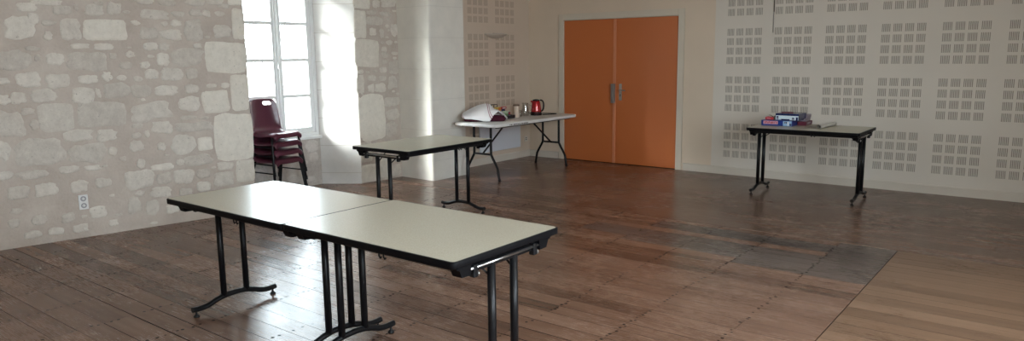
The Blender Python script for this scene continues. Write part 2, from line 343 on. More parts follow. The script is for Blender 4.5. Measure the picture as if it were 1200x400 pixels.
# right and front walls with window openings (daylight comes through them)
WR = [(-6.3,-5.0),(-9.4,-8.1)]; WZ = (.75,2.75)
mb = MB(); ys = [YB-.2]+[v for w in reversed(WR) for v in w]+[.2]
for i in range(0, len(ys), 2): mb.box((XR, ys[i], 0), (XR+.35, ys[i+1], CEILZ), PLASTER)
for a, b in WR: mb.box((XR, a, 0), (XR+.35, b, WZ[0]), PLASTER); mb.box((XR, a, WZ[1]), (XR+.35, b, CEILZ), PLASTER)
o = mb.obj('wall_right'); struct(o)
WF = []
mb = MB(); xs = [-1.9]+[v for w in WF for v in w]+[XR+.2]
for i in range(0, len(xs), 2): mb.box((xs[i], YB-.35, 0), (xs[i+1], YB, CEILZ), PLASTER)
for a, b in WF: mb.box((a, YB-.35, 0), (b, YB, WZ[0]), PLASTER); mb.box((a, YB-.35, WZ[1]), (b, YB, CEILZ), PLASTER)
o = mb.obj('wall_front'); struct(o)
mb = MB(); mb.box((-1.9,YB-.35,CEILZ), (XR+.35,.3,CEILZ+.2), CEIL); o = mb.obj('ceiling'); struct(o)

# ------------------------------------------------------------------ floor: boards, gaps, nails
mb = MB(); tl = mb.bm.faces.layers.float.new('tint')
mb.box((-2.0,YB-.35,-.2), (XR+.35,.3,-.006), GAP)
rnd = random.Random(21); PX, PY = 5.55, -2.70
def board(x0, x1, y0, y1, m, z=0.0):
    f = mb.face([(x0,y0,z),(x1,y0,z),(x1,y1,z),(x0,y1,z)], m); f[tl] = rnd.random()
    for a, b in (((x0,y0),(x1,y0)), ((x1,y0),(x1,y1)), ((x1,y1),(x0,y1)), ((x0,y1),(x0,y0))):
        g = mb.face([(a[0],a[1],z-.006),(b[0],b[1],z-.006),(b[0],b[1],z),(a[0],a[1],z)], GAP)
joists = [3.62 + .5*k + (.02 if k % 2 else 0) for k in range(-11, 10)]
def disc(x, y, r, m, z): mb.face([(x+r*math.cos(2*PI*k/6), y+r*math.sin(2*PI*k/6), z) for k in range(6)], m)
def zone(x0, x1, y0, y1, matf, wlo, whi, nails, gaps):
    y = y0
    while y < y1 - .02:
        w = min(rnd.uniform(wlo, whi), y1 - y)
        if y1 - (y+w) < .06: w = y1 - y
        gp = gaps(rnd, y); x = x0
        off = rnd.randint(0, 5)
        js = [j for i, j in enumerate(joists) if x0+.25 < j < x1-.25]
        cuts = []; i = rnd.randint(1, 6)
        while i < len(js): cuts.append(js[i]); i += rnd.randint(3, 6)
        seg = [x0] + cuts + [x1]
        for a, b in zip(seg, seg[1:]):
            g2 = gp if rnd.random() < .6 else .0012
            board(a+.0008, b-.0008, y+g2/2, y+w-g2/2, matf((a+b)/2, y+w/2))
            if rnd.random() < .10 and nails:                         # a pale highlight painted along a stretch of seam edge
                s0 = rnd.uniform(a, b); s1 = min(b, s0+rnd.uniform(.3,.9)); mb.face([(s0,y-.002,.0004),(s1,y-.002,.0004),(s1,y+.002,.0004),(s0,y+.002,.0004)], SEAM_HI)
        if nails:
            for j in js:
                for q in (.22, .5, .78):
                    if rnd.random() < .8: disc(j + rnd.uniform(-.012,.012), y + w*q + rnd.uniform(-.01,.01), rnd.uniform(.007,.0115), NAIL, .0005)
        y += w
gl = lambda r, y: r.choice([.0015,.003,.005,.007,.009]) if y < -5.2 else r.choice([.001,.0015,.003,.004])
zone(-2.0, PX, YB-.3, -3.74, lambda x, y: FL_MAIN, .12, .18, True, gl)
zone(-2.0, PX, -3.74, PY, lambda x, y: FL_GREY if x > 4.3 else FL_MAIN, .11, .16, True, gl)
zone(PX+.003, XR+.2, YB-.3, PY, lambda x, y: FL_AMB, .11, .16, False, lambda r, y: r.choice([.001,.0015,.003]))
zone(-2.0, XR+.2, PY+.004, .2, lambda x, y: FL_FAR, .09, .13, False, lambda r, y: .0012)
for a, b in ((4.3,5.5),(5.9,6.15)): mb.face([(a,PY-.003,.0005),(b,PY-.003,.0005),(b,PY+.004,.0005),(a,PY+.004,.0005)], SEAM_HI)  # pale highlight lines painted along the seam between floor zones
o = mb.obj('floor', norm=False); struct(o, 'worn brown floorboards with nail rows, greyed and amber patches')

# ------------------------------------------------------------------ skirtings
def skirt(name, a, b, nrm, h=.098, t=.014):
    a, b, n = Vector(a), Vector(b), Vector(nrm)*t
    mb = MB(); prof = [(0,0),(1,0),(1,h-.012),(.4,h),(0,h)]
    va = [mb.bm.verts.new((a.x+n.x*p[0], a.y+n.y*p[0], p[1])) for p in prof]; vb = [mb.bm.verts.new((b.x+n.x*p[0], b.y+n.y*p[0], p[1])) for p in prof]
    mb.bm.faces.new(va[::-1]); mb.bm.faces.new(vb)
    for i in range(5): mb.bm.faces.new((va[i], va[(i+1)%5], vb[(i+1)%5], vb[i]))
    return struct(mb.obj(name, SKIRT))
skirt('baseboard_back', (2.52,0), (XR,0), (0,-1)); skirt('baseboard_back_corner', (.016,0), (.54,0), (0,-1))
skirt('baseboard_left', (0,-1.87), (0,0), (1,0))

# ------------------------------------------------------------------ double door
dr = thing('door_1', None, None, (0,0,0)); del dr['label']; del dr['category']; struct(dr, 'orange double door with cream frame in the back wall')
mb = MB()
for x0, x1 in ((.545,.631),(2.409,2.495)):
    mb.box((x0,-.016,0), (x1,.0,2.095), TRIM, .004); mb.box((x0+ (.03 if x0<1 else 0),-.002,0), (x1-(0 if x0<1 else .03),.12,2.0), TRIM)
mb.box((.631,-.0155,2.009), (2.409,0,2.0945), TRIM, .004); mb.box((.575,-.002,2.004), (2.465,.12,2.055), TRIM)
mb.obj('door_frame', None, dr)
mb = MB(); mb.box((.634,.004,.008), (1.468,.044,2.002), ORANGE, .003); lf = mb.obj('left_leaf', None, dr)
mb = MB(); mb.box((1.474,.004,.008), (2.406,.044,2.002), ORANGE, .003); rl = mb.obj('right_leaf', None, dr)
mb = MB(); mb.box((1.452,-.012,.008), (1.494,.004,2.0), newmat('orange_edge',(.62,.24,.12),.35), .003); mb.obj('meeting_strip', None, lf)
mb = MB(); mb.box((1.437,-.048,.852), (1.492,-.012,1.118), GREYM, .006); mb.box((1.45,-.056,.88), (1.478,-.048,1.09), GREYM, .004); x = mb.obj('lock_case', None, lf); x['label'] = 'grey metal lock case'
mb = MB(); slab(mb, .02, .115, -.005, .004, .012, STEEL)
mt = Matrix.Translation((1.566,0,1.004)) @ Matrix.Rotation(PI/2, 4, 'X'); bmesh.ops.transform(mb.bm, matrix=mt, verts=mb.bm.verts)
hp = mb.obj('handle_plate', None, rl); hp['label'] = 'pale metal handle plate'
mb = MB(); mb.tube([(1.566,-.002,1.035),(1.566,-.05,1.035),(1.59,-.056,1.035),(1.665,-.054,1.03)], .008, STEEL, 10, True, 2); mb.obj('lever_handle', None, rl)
mb = MB(); mb.tube([(1.566,-.0045,.965),(1.566,-.0065,.965)], .009, NAIL, 12); mb.box((1.5625,-.0065,.94), (1.5695,-.0045,.965), NAIL); mb.obj('keyhole', None, rl)
mb = MB(); mb.box((.575,.0,-.004), (2.465,.2,.004), NAIL); mb.obj('threshold', None, dr)
mb = MB(); mb.box((.5,.12,0), (2.55,.14,2.1), NAIL); mb.obj('rear_board', None, dr)

# ------------------------------------------------------------------ windows
GLASS = bpy.data.materials.new('window_glass'); GLASS.use_nodes = True
nt = GLASS.node_tree; nt.nodes.clear()
o_ = nt.nodes.new('ShaderNodeOutputMaterial'); mx = nt.nodes.new('ShaderNodeMixShader'); tr = nt.nodes.new('ShaderNodeBsdfTransparent'); gs = nt.nodes.new('ShaderNodeBsdfGlossy'); fr = nt.nodes.new('ShaderNodeValue')
tr.inputs[0].default_value = (.93,.96,.97,1); gs.inputs['Roughness'].default_value = .02; fr.outputs[0].default_value = .04
nt.links.new(fr.outputs[0], mx.inputs[0]); nt.links.new(tr.outputs[0], mx.inputs[1]); nt.links.new(gs.outputs[0], mx.inputs[2]); nt.links.new(mx.outputs[0], o_.inputs[0])
def make_window(name, w, z0, z1, bars, M, label=None):
    """casement pair; local u across, v outwards(-)/room(+), z up; M maps (u,v,z) to world"""
    wn = thing(name, None, None); del wn['label']; del wn['category']; struct(wn, label)
    def put(mb, nm, par): bmesh.ops.transform(mb.bm, matrix=M, verts=mb.bm.verts); return mb.obj(nm, None, par)
    mb = MB()
    mb.box((-w/2,-.05,z0), (-w/2+.05,.012,z1), WINW, .004); mb.box((w/2-.05,-.05,z0), (w/2,.012,z1), WINW, .004)
    mb.box((-w/2,-.05,z1-.05), (w/2,.011,z1), WINW, .004); mb.box((-w/2,-.05,z0), (w/2,.011,z0+.045), WINW, .004); put(mb, 'window_frame', wn)
    mb = MB(); mb.box((-w/2-.02,-.05,z0-.035), (w/2+.02,.04,z0-.001), WINW, .006); put(mb, 'window_sill', wn)
    for s in (-1, 1):
        a, b = (-w/2+.051, -.003) if s < 0 else (.003, w/2-.051)
        mb = MB(); st = .056
        mb.box((a,-.04,z0+.047), (a+st,.006,z1-.052), WINW, .004); mb.box((b-st,-.04,z0+.047), (b,.006,z1-.052), WINW, .004)
        mb.box((a,-.04,z0+.047), (b,.005,z0+.11), WINW, .004); mb.box((a,-.04,z1-.1), (b,.005,z1-.052), WINW, .004)
        for zb in bars: mb.box((a+.02,-.03,zb-.018), (b-.02,.002,zb+.018), WINW, .003)
        sh = put(mb, 'sash', wn)
        mb = MB(); mb.box((a+st-.004,-.022,z0+.1), (b-st+.004,-.018,z1-.095), GLASS); put(mb, 'pane', sh)
    mb = MB(); mb.box((-.03,.006,z0+.05), (.03,.02,z1-.055), WINW, .004); put(mb, 'cover_strip', wn)
    mb = MB(); mb.tube([(.0,.03,z0+.1),(.0,.03,z1-.1)], .006, WINW, 8); mb.box((-.015,.012,z0+.8), (.015,.04,z0+.88), WINW, .004); put(mb, 'espagnolette', wn)
    return wn
M1 = Matrix(((0,1,0,-.655),(1,0,0,-3.905),(0,0,1,0),(0,0,0,1)))
make_window('window_1', 1.03, .6, 2.78, (1.085,1.5,1.915,2.33), M1, 'tall white casement window with small panes in the stone niche')
mb = MB(); mb.box((-.86,-4.45,.56), (-.70,-4.42,2.79), WINW); mb.box((-.86,-3.39,.56), (-.70,-3.387,2.79), WINW); o = mb.obj('trim_1'); struct(o)
i = 2
for a, b in WR:
    M = Matrix(((0,-1,0,XR+.12),(1,0,0,(a+b)/2),(0,0,1,0),(0,0,0,1))); make_window('window_%d'%i, b-a, WZ[0]+.035, WZ[1], (1.2,1.7,2.2), M); i += 1
for a, b in WF:
    M = Matrix(((1,0,0,(a+b)/2),(0,1,0,YB-.12),(0,0,1,0),(0,0,0,1))); make_window('window_%d'%i, b-a, WZ[0]+.035, WZ[1], (1.2,1.7,2.2), M); i += 1

# ------------------------------------------------------------------ folding laminate tables
TW, TD = 1.126/2, .731/2
def make_table(label, loc, rz, group):
    lift = loc[2]
    t = thing('folding_table', label, 'table', loc, rz, group)
    mb = MB(); slab(mb, TW-.009, TD-.009, .716, .7390, .020, LAM, .0004, 6); mb.obj('tabletop', None, t)
    mb = MB(); slab(mb, TW, TD, .708, .7385, .028, BLACKE, .004, 6); mb.obj('edge_band', None, t)
    mb = MB()
    for yy in (-.292, .292): mb.box((-.50, yy-.012, .680), (.50, yy+.012, .7105), BLACK, .002)
    mb.box((-.03, -.281, .692), (.03, .281, .7105), BLACK, .002); mb.obj('under_frame', None, t)
    for e in (-1, 1):
        X = e*.512
        mb = MB(); mb.box((X-.012,-.27,.655), (X+.012,.27,.683), BLACK, .003); mb.tube([(X+e*.018,-.25,.676),(X+e*.018,.25,.676)], .006, STEEL, 8)
        er = mb.obj('end_rail', None, t)
        for s in (-1, 1):
            mb = MB(); pr = [(s*(TD-.035),.7095),(s*(TD-.045),.692),(s*(TD-.060),.688),(s*(TD-.075),.655),(s*(TD-.125),.653),(s*(TD-.135),.7095)]
            mb.extrude(pr, 0, X-.026, X+.026, BLACKE); mb.obj('corner_bracket', None, er)
            mb = MB(); mb.box((X-.014+e*.012, s*.205-.013, .636), (X+.014+e*.012, s*.205+.013, .69), BLACKP, .004)
            mb.tube([(X+e*.02, s*.205+.012, .648),(X+e*.02, s*.205+.02, .648)], .011, STEEL, 10); mb.obj('stacking_clip', None, er)
            mb = MB(); mb.tube([(X, s*.077, .668),(X, s*.077, .086)], .0185, BLACK, 14); lg = mb.obj('leg', None, t)
            mb = MB(); mb.tube([(X, s*.077, .60),(X-e*.145, s*.10, .705)], .005, BLACK, 8); mb.obj('brace', None, lg)
        # arched foot bar made of two stacked tubes
        mb = MB(); path = [(-.285,.05),(-.235,.046),(-.185,.05),(-.13,.07),(-.075,.085),(0,.089),(.075,.085),(.13,.07),(.185,.05),(.235,.046),(.285,.05)]
        mb.tube([(X, y, z) for y, z in path], .0165, BLACK, 12, True, 2); ft = mb.obj('foot_bar', None, t)
        for s in (-1, 1):
            mb = MB(); mb.lathe([(0,-lift),(.017,-lift),(.018,.006),(.012,.014),(.006,.018),(.006,.036),(0,.036)], BLACKP, 16, (X, s*.262, 0)); mb.obj('glide', None, ft)
    for s in (-1, 1):
        for k in (0, 1):
            mb = MB(); xx = .10 + k*.028; mb.tube([(xx, s*(TD-.03), .712),(xx, s*(TD-.03), .685),(xx+.008, s*(TD-.03), .676),(xx+.014, s*(TD-.03), .682)], .0042, BLACK, 8); mb.obj('latch_hook', None, t)
    return t
G = 'beige folding tables with black edges'
make_table('beige folding table with empty top and pale window glare, joined end to end', (3.003,-6.449,0), 0, G)
make_table('beige folding table nearest the camera, its free short end showing steel clips', (4.135,-6.449,.003), 0, G)
make_table('small beige folding table standing alone before the stone wall and pier', (1.79,-4.045,0), PI/2, G)
make_table('beige folding table by the slotted back wall with game boxes on top', (4.345,-.86,0), -.005, G)

# ------------------------------------------------------------------ white plastic folding table
wt = thing('plastic_folding_table', 'long white plastic folding table with bent black legs beside the orange door', 'table', (.795,-1.31,0))
mb = MB(); slab(mb, .34, .895, .672, .712, .06, WHITEP, .009, 8); mb.obj('tabletop', None, wt)
mb = MB()
for s in (-1,1): mb.box((s*.27-.012,-.80,.655), (s*.27+.012,.80,.6725), BLACK, .003)
mb.obj('under_rail', None, wt)
for e in (-1, 1):
    Y = e*.735
    for s in (-1, 1):
        mb = MB(); mb.tube([(s*.135,Y,.672),(s*.135,Y,.50),(s*.135,Y,.335),(s*.14,Y,.31),(s*.232,Y,.165),(s*.24,Y,.14),(s*.262,Y,.012)], .0155, BLACK, 12, True, 1); lg = mb.obj('leg', None, wt)
        mb = MB(); mb.tube([(s*.2605,Y,.03),(s*.263,Y,0)], .018, BLACKP, 12); mb.obj('rubber_foot', None, lg)
    mb = MB(); mb.tube([(-.135,Y,.322),(.135,Y,.322)], .0125, BLACK, 12); cb = mb.obj('crossbar', None, wt)
    mb = MB(); mb.tube([(0,Y,.322),(0,Y-e*.14,.425),(0,Y-e*.46,.660)], .0115, BLACK, 10); mb.obj('diagonal_brace', None, wt)
# small printed line on the long rim (illegible in the photo)
mb = MB(); INK = newmat('rim_print', (.04,.02,.02), .6); rr = random.Random(4); yy = -.62
while yy < -.25:
    w = rr.uniform(.008,.02); h = rr.uniform(.009,.014)
    if not (-.585 < yy < -.545): mb.box((.339, yy, .688-h/2), (.3408, yy+w, .688+h/2), INK)
    yy += w + rr.uniform(.003,.01)
mb.obj('rim_lettering', None, wt)['label'] = 'small dark illegible print on the rim'

# ------------------------------------------------------------------ chair stack
def shell_mesh():
    prof = [(.205,-.048),(.212,-.03),(.207,-.010),(.185,0),(.13,.002),(.05,-.010),(-.04,-.014),(-.12,-.004),(-.165,.018),(-.19,.055),(-.205,.11),(-.215,.17),(-.225,.23),(-.236,.29),(-.245,.325),(-.25,.346),(-.253,.356)]
    hw = [.17,.178,.186,.195,.206,.212,.214,.212,.210,.207,.205,.202,.198,.192,.182,.165,.135]
    bm = bmesh.new(); n = 16; rows = []
    for i, ((x, z), w) in enumerate(zip(prof, hw)):
        back = max(0, min(1, (i-6)/4)); seat = 1-back; row = []
        for k in range(n+1):
            v = -1 + 2*k/n; c = abs(v)**2.6
            row.append(bm.verts.new((x + back*.052*c, v*w, z + seat*.012*c - (seat*.040*max(0, abs(v)-.80)/.20))))
        rows.append(row)
    for i in range(len(rows)-1):
        for k in range(n):
            if i in (13,) and 10 <= k <= 13: continue
            f = bm.faces.new((rows[i][k], rows[i][k+1], rows[i+1][k+1], rows[i+1][k])); f.smooth = True
    bmesh.ops.recalc_face_normals(bm, faces=bm.faces)
    me = bpy.data.meshes.new('seat_shell'); bm.to_mesh(me); bm.free(); me.materials.append(BURG); return me
SHELL = shell_mesh()
def make_chair(label, loc, rz):
    t = thing('stacking_chair', label, 'chair', loc, rz, 'stacked burgundy chairs')
    o = bpy.data.objects.new('seat_shell', SHELL); C.objects.link(o); o.parent = t; o.location = (0,0,.445)
    sm = o.modifiers.new('thick', 'SOLIDIFY'); sm.thickness = .007; sm.offset = -1
    sb = o.modifiers.new('smooth', 'SUBSURF'); sb.levels = 1; sb.render_levels = 2
    for s in (-1, 1):
        for e in (1, -1):
            mb = MB(); xt, xb = (.150,.212) if e > 0 else (-.13,-.235)
            mb.tube([(xt-e*.05, s*.13, .422),(xt, s*.165, .420),(xt+e*.010, s*.182, .402),(xb, s*.215, .02)], .0125, BLACK, 12, True, 1); lg = mb.obj('leg', None, t)
            mb = MB(); mb.tube([(xb-e*.004, s*.2135, .045),(xb, s*.215, 0)], .0155, BLACKP, 12); mb.obj('rubber_foot', None, lg)
        mb = MB(); mb.tube([(-.19, s*.191, .30),(.0, s*.191, .30),(.172, s*.191, .30)], .0075, BLACK, 8); mb.obj('side_stretcher', None, t)
    mb = MB()
    for xx in (.11, -.09): mb.tube([(xx,-.155,.424),(xx,.155,.424)], .010, BLACK, 10)
    mb.obj('seat_frame', None, t)
    return t
def copy_tree(o, parent=None):
    c = o.copy(); C.objects.link(c); c.parent = parent
    for ch in [x for x in o.children]: copy_tree(ch, c)
    return c
ch0 = make_chair('burgundy plastic chair at the bottom of the stack, standing on the floor', (-.33,-4.21,0), .10)
for k, lb in enumerate(['burgundy plastic chair second from the bottom of the stack', 'burgundy plastic chair third from the bottom, just under the topmost one', 'topmost burgundy plastic chair with full backrest and handle hole showing'], 1):
    c = copy_tree(ch0); c.location = (-.33, -4.21, .0935*k); c['label'] = lb

# ------------------------------------------------------------------ wall fittings
so = thing('wall_socket', 'white double power socket low on the rubble stone wall', 'socket', (*WP(.63, .001), .313), math.atan2(N.y, N.x)+PI/2)
# local: x along the wall, -y into the room after the rotation
mb = MB(); slab(mb, .036, .064, 0, .012, .004, WHITEP, .002)
R1 = Matrix.Rotation(PI/2, 4, 'X'); bmesh.ops.transform(mb.bm, matrix=R1, verts=mb.bm.verts); mb.obj('cover_plate', None, so)
SOCK = newmat('socket_recess', (.30,.30,.31), .5)
for s in (-1, 1):
    mb = MB(); mb.lathe([(.0225,.0118),(.0225,.0135),(.0195,.0135),(.0185,.0122),(0,.0122)], SOCK, 24); mb.lathe([(.012,.0124),(.012,.0132),(0,.0132)], WHITEP, 16)
    bmesh.ops.transform(mb.bm, matrix=Matrix.Translation((0,0,s*.030)) @ R1, verts=mb.bm.verts); mb.obj('socket_face', None, so)
so2 = thing('wall_socket', 'small pale socket low on the wall under the white table near the corner', 'socket', (0,-.10,.27))
mb = MB(); mb.box((0,-.04,-.04), (.010,.04,.04), m_paint('socket_cream',(.6,.56,.5),.4), .004); mb.obj('cover_plate', None, so2)
mb = MB()
for zz in (-.012,.014): mb.box((.0098,-.012,zz-.006), (.0115,.012,zz+.006), NAIL, .001)
mb.obj('socket_holes', None, so2)
# panel heater
ht = thing('panel_heater', 'flat pale panel heater on the wall behind the white table', 'heater', (0,-.75,.17))
PANEL = newmat('heater_enamel', (.60,.63,.68), .4)
mb = MB(); mb.box((.02,-.46,0), (.05,.46,.40), PANEL, .006); mb.obj('panel', None, ht)
mb = MB(); mb.box((0,-.40,.05), (.021,.40,.35), GREYM); mb.obj('wall_bracket', None, ht)
# half-bowl uplighter
sc = thing('wall_uplighter', 'shallow half-bowl plaster uplighter on the slotted wall above the white table', 'lamp', (0,-.80,1.825))
mb = MB(); UPL = m_paint('uplighter_plaster', (.56,.50,.43)); n = 24; rings = []
for fr_, z in ((1,0),(.97,-.006),(.80,-.03),(.55,-.05),(.28,-.064),(.08,-.070)):
    rings.append([mb.bm.verts.new((max(.0, .13*fr_*math.sin(PI*k/n)), -.235*fr_*math.cos(PI*k/n), z)) for k in range(n+1)])
inner = [mb.bm.verts.new((.118*math.sin(PI*k/n), -.222*math.cos(PI*k/n), -.004)) for k in range(n+1)]
inn2 = [mb.bm.verts.new((.07*math.sin(PI*k/n), -.13*math.cos(PI*k/n), -.04)) for k in range(n+1)]
for a, b in [(inn2, inner), (inner, rings[0])] + list(zip(rings, rings[1:])):
    for k in range(n): f = mb.bm.faces.new((a[k], a[k+1], b[k+1], b[k])); f.smooth = True
mb.bm.faces.new(inn2); mb.bm.faces.new(rings[-1])
mb.obj('bowl', UPL, sc)
mb = MB(); mb.tube([(.05,-.11,-.002),(.05,.13,-.002)], .007, NAIL, 10); mb.obj('lamp_tube', None, sc)
# hanging cord on back wall
mb = MB(); mb.tube([(3.622,-.012,1.755),(3.62,-.011,1.95),(3.624,-.012,2.0)], .0035, GREYM, 8); mb.tube([(3.624,-.012,2.0),(3.622,-.012,CEILZ-.02)], .006, newmat('cord_dark',(.10,.085,.07),.7), 8)
tag(mb.obj('hanging_cord'), 'thin dark cord hanging on the slotted back wall above the games table', 'cord')

# ------------------------------------------------------------------ things on the white table
TZ = .7125
E1 = Vector((.788,.615,0)); E2 = Vector((-.615,.788,0))
def cloth_mat():
    m = newmat('tea_towel', (.70,.69,.70), .9, spec=.1); t = NT(m)
    uv = t.n('ShaderNodeUVMap'); sp = t.n('ShaderNodeSeparateXYZ'); t.link(uv.outputs[0], sp.inputs[0])
    u = sp.outputs[0]; v = sp.outputs[1]
    def band(c, p, w): return t.math('LESS_THAN', t.math('ABSOLUTE', t.math('SUBTRACT', c, p)), w)
    mk = band(u, .60, .008)
    for c, p, w in ((u,.635,.006),(v,.12,.0),(u,.92,.012),(v,.90,.012),(u,.06,.012)): mk = t.math('MAXIMUM', mk, band(c, p, w)) if w else mk
    t.col(t.mix(t.math('MULTIPLY', mk, .8), (.70,.69,.70), (.28,.04,.10))); return m
CLOTH = cloth_mat()
O = Vector((.70,-1.87,0))
def L(s, d, z): p = O + E1*s + E2*d; return (p.x, p.y, z)
S_ = [-.285,-.24,-.17,-.09,0,.06,.115,.16,.215,.275]
hem = [.765,.752,.748,.738,.72,.722,.80,.835,.80,.742]
sho = [.80,.805,.82,.84,.84,.835,.845,.845,.815,.752]
rid = [.815,.845,.875,.905,.925,.918,.865,.848,.83,.756]
bck = [.77,.78,.79,.80,.80,.80,.79,.79,.77,.742]
hd =  [-.13,-.14,-.15,-.16,-.175,-.17,-.12,-.10,-.10,-.10]
bm = bmesh.new(); uvl = bm.loops.layers.uv.new('UVMap'); rows = []
rr = random.Random(2)
for j, (zz, dd) in enumerate(((hem, hd), ([.5*(a+b) for a, b in zip(hem, sho)], [h+.02 for h in hd]), (sho, [h*.5 for h in hd]), (rid, [.02]*10), ([.5*(a+b) for a, b in zip(rid, bck)], [.09]*10), (bck, [.14]*10))):
    rows.append([(bm.verts.new(L(S_[i] + rr.uniform(-.006,.006), dd[i] + rr.uniform(-.008,.008), zz[i] + (rr.uniform(-.006,.006) if 0 < j < 5 else 0))), i/9, j/5) for i in range(10)])
for j in range(5):
    for i in range(9):
        q = [rows[j][i], rows[j][i+1], rows[j+1][i+1], rows[j+1][i]]; f = bm.faces.new([a[0] for a in q]); f.smooth = True
        for lp, a in zip(f.loops, q): lp[uvl].uv = (a[1] + (a[2]*.18), a[2])
me = bpy.data.meshes.new('tea_towel'); bm.to_mesh(me); bm.free(); me.materials.append(CLOTH)
o = bpy.data.objects.new('tea_towel', me); C.objects.link(o)
x = o.modifiers.new('t','SOLIDIFY'); x.thickness = .003; x.offset = 1; x = o.modifiers.new('s','BEVEL'); x.width = .004; x.segments = 2; x.limit_method = 'NONE'
tag(o, 'white tea towel with wine-red stripes draped over a heap on the white table', 'towel')
def blob(name, ctrs, m, label, cat):
    mb = MB()
    for (s, d, z0, z1, a, b) in ctrs:
        ci = Vector(L(s, d, 0)); lv = [(.86,0),(1,.25),(.98,.6),(.8,.9),(.35,1)]; n = 20; idx = mb.mi(m); rings = []
        for sc_, t_ in lv:
            rings.append([mb.bm.verts.new(ci + (E1*a*math.copysign(abs(math.cos(2*PI*k/n))**.6, math.cos(2*PI*k/n)) + E2*b*math.copysign(abs(math.sin(2*PI*k/n))**.6, math.sin(2*PI*k/n)))*sc_*(1+.04*noise.noise(Vector((k*.9, t_*5, s*9)))) + Vector((0,0,z0+(z1-z0)*t_))) for k in range(n)])
        for p, q in zip(rings, rings[1:]):
            for k in range(n): f = mb.bm.faces.new((p[k], p[(k+1)%n], q[(k+1)%n], q[k])); f.smooth = True; f.material_index = idx
        mb.bm.faces.new(rings[0][::-1]); mb.bm.faces.new(rings[-1])
    return tag(mb.obj(name), label, cat)
WINE = newmat('wine_cloth', (.075,.012,.025), .8, spec=.2)
blob('folded_bag', [(-.14,-.005,TZ,.785,.135,.105)], WINE, 'dark wine-red folded cloth bag under the left side of the towel', 'bag')
blob('folded_bag', [(.135,-.005,TZ,.785,.125,.085)], WINE, 'dark wine-red folded cloth bag showing under the raised towel corner by the tray', 'bag')

# tray with breakfast things
TR = newmat('black_tray_plastic', (.015,.015,.018), .35)
mb = MB(); slab(mb, .12, .15, 0, .008, .02, TR, .002); 
for (lo, hi) in (((-.12,-.15,.004),(-.112,.15,.042)),((.112,-.15,.004),(.12,.15,.042)),((-.112,-.15,.004),(.112,-.142,.042)),((-.112,.142,.004),(.112,.15,.042))): mb.box(lo, hi, TR, .002)
tag(mb.obj('serving_tray', loc=(.635,-1.48,TZ)), 'flat black tray holding tea cartons on the white table', 'tray')
def carton(name, c, size, rz, m, label, cat, parts=()):
    t = thing(name, label, cat, c, rz); a, b, h = size
    mb = MB(); mb.box((-a/2,-b/2,0), (a/2,b/2,h), m, .002); mb.obj('carton', None, t)
    for nm, lo, hi, mm in parts:
        mb = MB(); mb.box(lo, hi, mm); mb.obj(nm, None, t)
    return t
col = lambda n, c, r=.45: newmat(n, c, r)
YEL, ORG, RED, CRM, GRN, WHT, NVY, BRN, LGRN = col('yellow_card',(.60,.45,.08)), col('orange_card',(.55,.14,.04)), col('red_card',(.42,.03,.04)), col('cream_card',(.55,.46,.33)), col('green_card',(.12,.25,.10)), col('white_card',(.68,.68,.68)), col('navy_card',(.02,.03,.10)), col('brown_card',(.06,.035,.025)), col('pale_green_card',(.45,.52,.36))
z1 = TZ+.0085
carton('tea_carton', (.545,-1.515,z1), (.10,.15,.080), 0, CRM, 'cream tea carton at the bottom of the carton pile on the tray', 'carton', (('label_band', (.0501,-.06,.02), (.0512,.05,.05), WHT),))
carton('tea_carton', (.545,-1.505,z1+.0805), (.09,.19,.052), .03, YEL, 'yellow and orange tea carton lying on the cream one', 'carton', (('label_band', (.0451,.03,.008), (.0462,.09,.046), ORG), ('label_band', (.0451,-.09,.008), (.0462,-.05,.046), RED), ('label_band', (.0451,-.03,.014), (.0462,.015,.036), BRN)))
carton('tea_carton', (.535,-1.53,z1+.133), (.07,.13,.040), -.03, BRN, 'dark brown tea carton topmost of the pile on the tray', 'carton', (('label_band', (.0351,-.045,.008), (.0362,-.02,.034), CRM), ('label_band', (.0351,.0,.008), (.0362,.045,.03), CRM)))
carton('sugar_carton', (.685,-1.56,z1), (.05,.09,.040), .05, WHT, 'small white sugar carton at the near edge of the tray', 'carton', (('label_band', (.0251,-.03,.008), (.0262,.03,.026), NVY),))
carton('tea_carton', (.565,-1.375,z1), (.07,.06,.105), .04, NVY, 'navy tea carton standing at the back of the tray', 'carton', (('label_band', (.0351,-.022,.02), (.0362,.022,.07), WHT),))
carton('tea_carton', (.565,-1.365,z1+.1055), (.07,.10,.028), -.04, RED, 'red tea carton lying on top of the navy one', 'carton', (('label_band', (.0351,-.03,.006), (.0362,.03,.020), WHT),))
carton('biscuit_packet', (.69,-1.385,z1), (.03,.045,.072), 0, NVY, 'narrow blue and red packet between the green cup and the pale jar', 'packet', (('label_band', (.0151,-.018,.04), (.0162,.018,.068), RED), ('label_band', (.0151,-.018,.008), (.0162,.018,.03), WHT)))
cu = thing('paper_cup', 'pale green paper cup standing on the black tray', 'cup', (.69,-1.455,z1))
mb = MB(); mb.lathe([(0,0),(.030,0),(.031,.002),(.040,.082),(.042,.084),(.040,.086),(.037,.083),(.028,.006),(0,.006)], LGRN, 24); mb.obj('cup_body', None, cu)
mb = MB(); mb.lathe([(.0330,.018),(.0338,.018),(.0375,.055),(.0368,.055)], GRN, 24); mb.obj('printed_sleeve', None, cu)
jr = thing('storage_jar', 'tall pale jar with brown lid standing beside the tray', 'jar', (.735,-1.275,TZ))
mb = MB(); mb.lathe([(0,0),(.036,0),(.039,.004),(.039,.148),(.036,.152),(0,.152)], col('jar_beige',(.58,.47,.38),.35), 28); mb.obj('jar_body', None, jr)
mb = MB(); mb.lathe([(0,.152),(.041,.152),(.042,.156),(.042,.168),(.039,.171),(0,.171)], col('lid_brown',(.13,.07,.045)), 28); mb.obj('lid', None, jr)
CLEAR = GLASS.copy(); CLEAR.name = 'clear_glass'
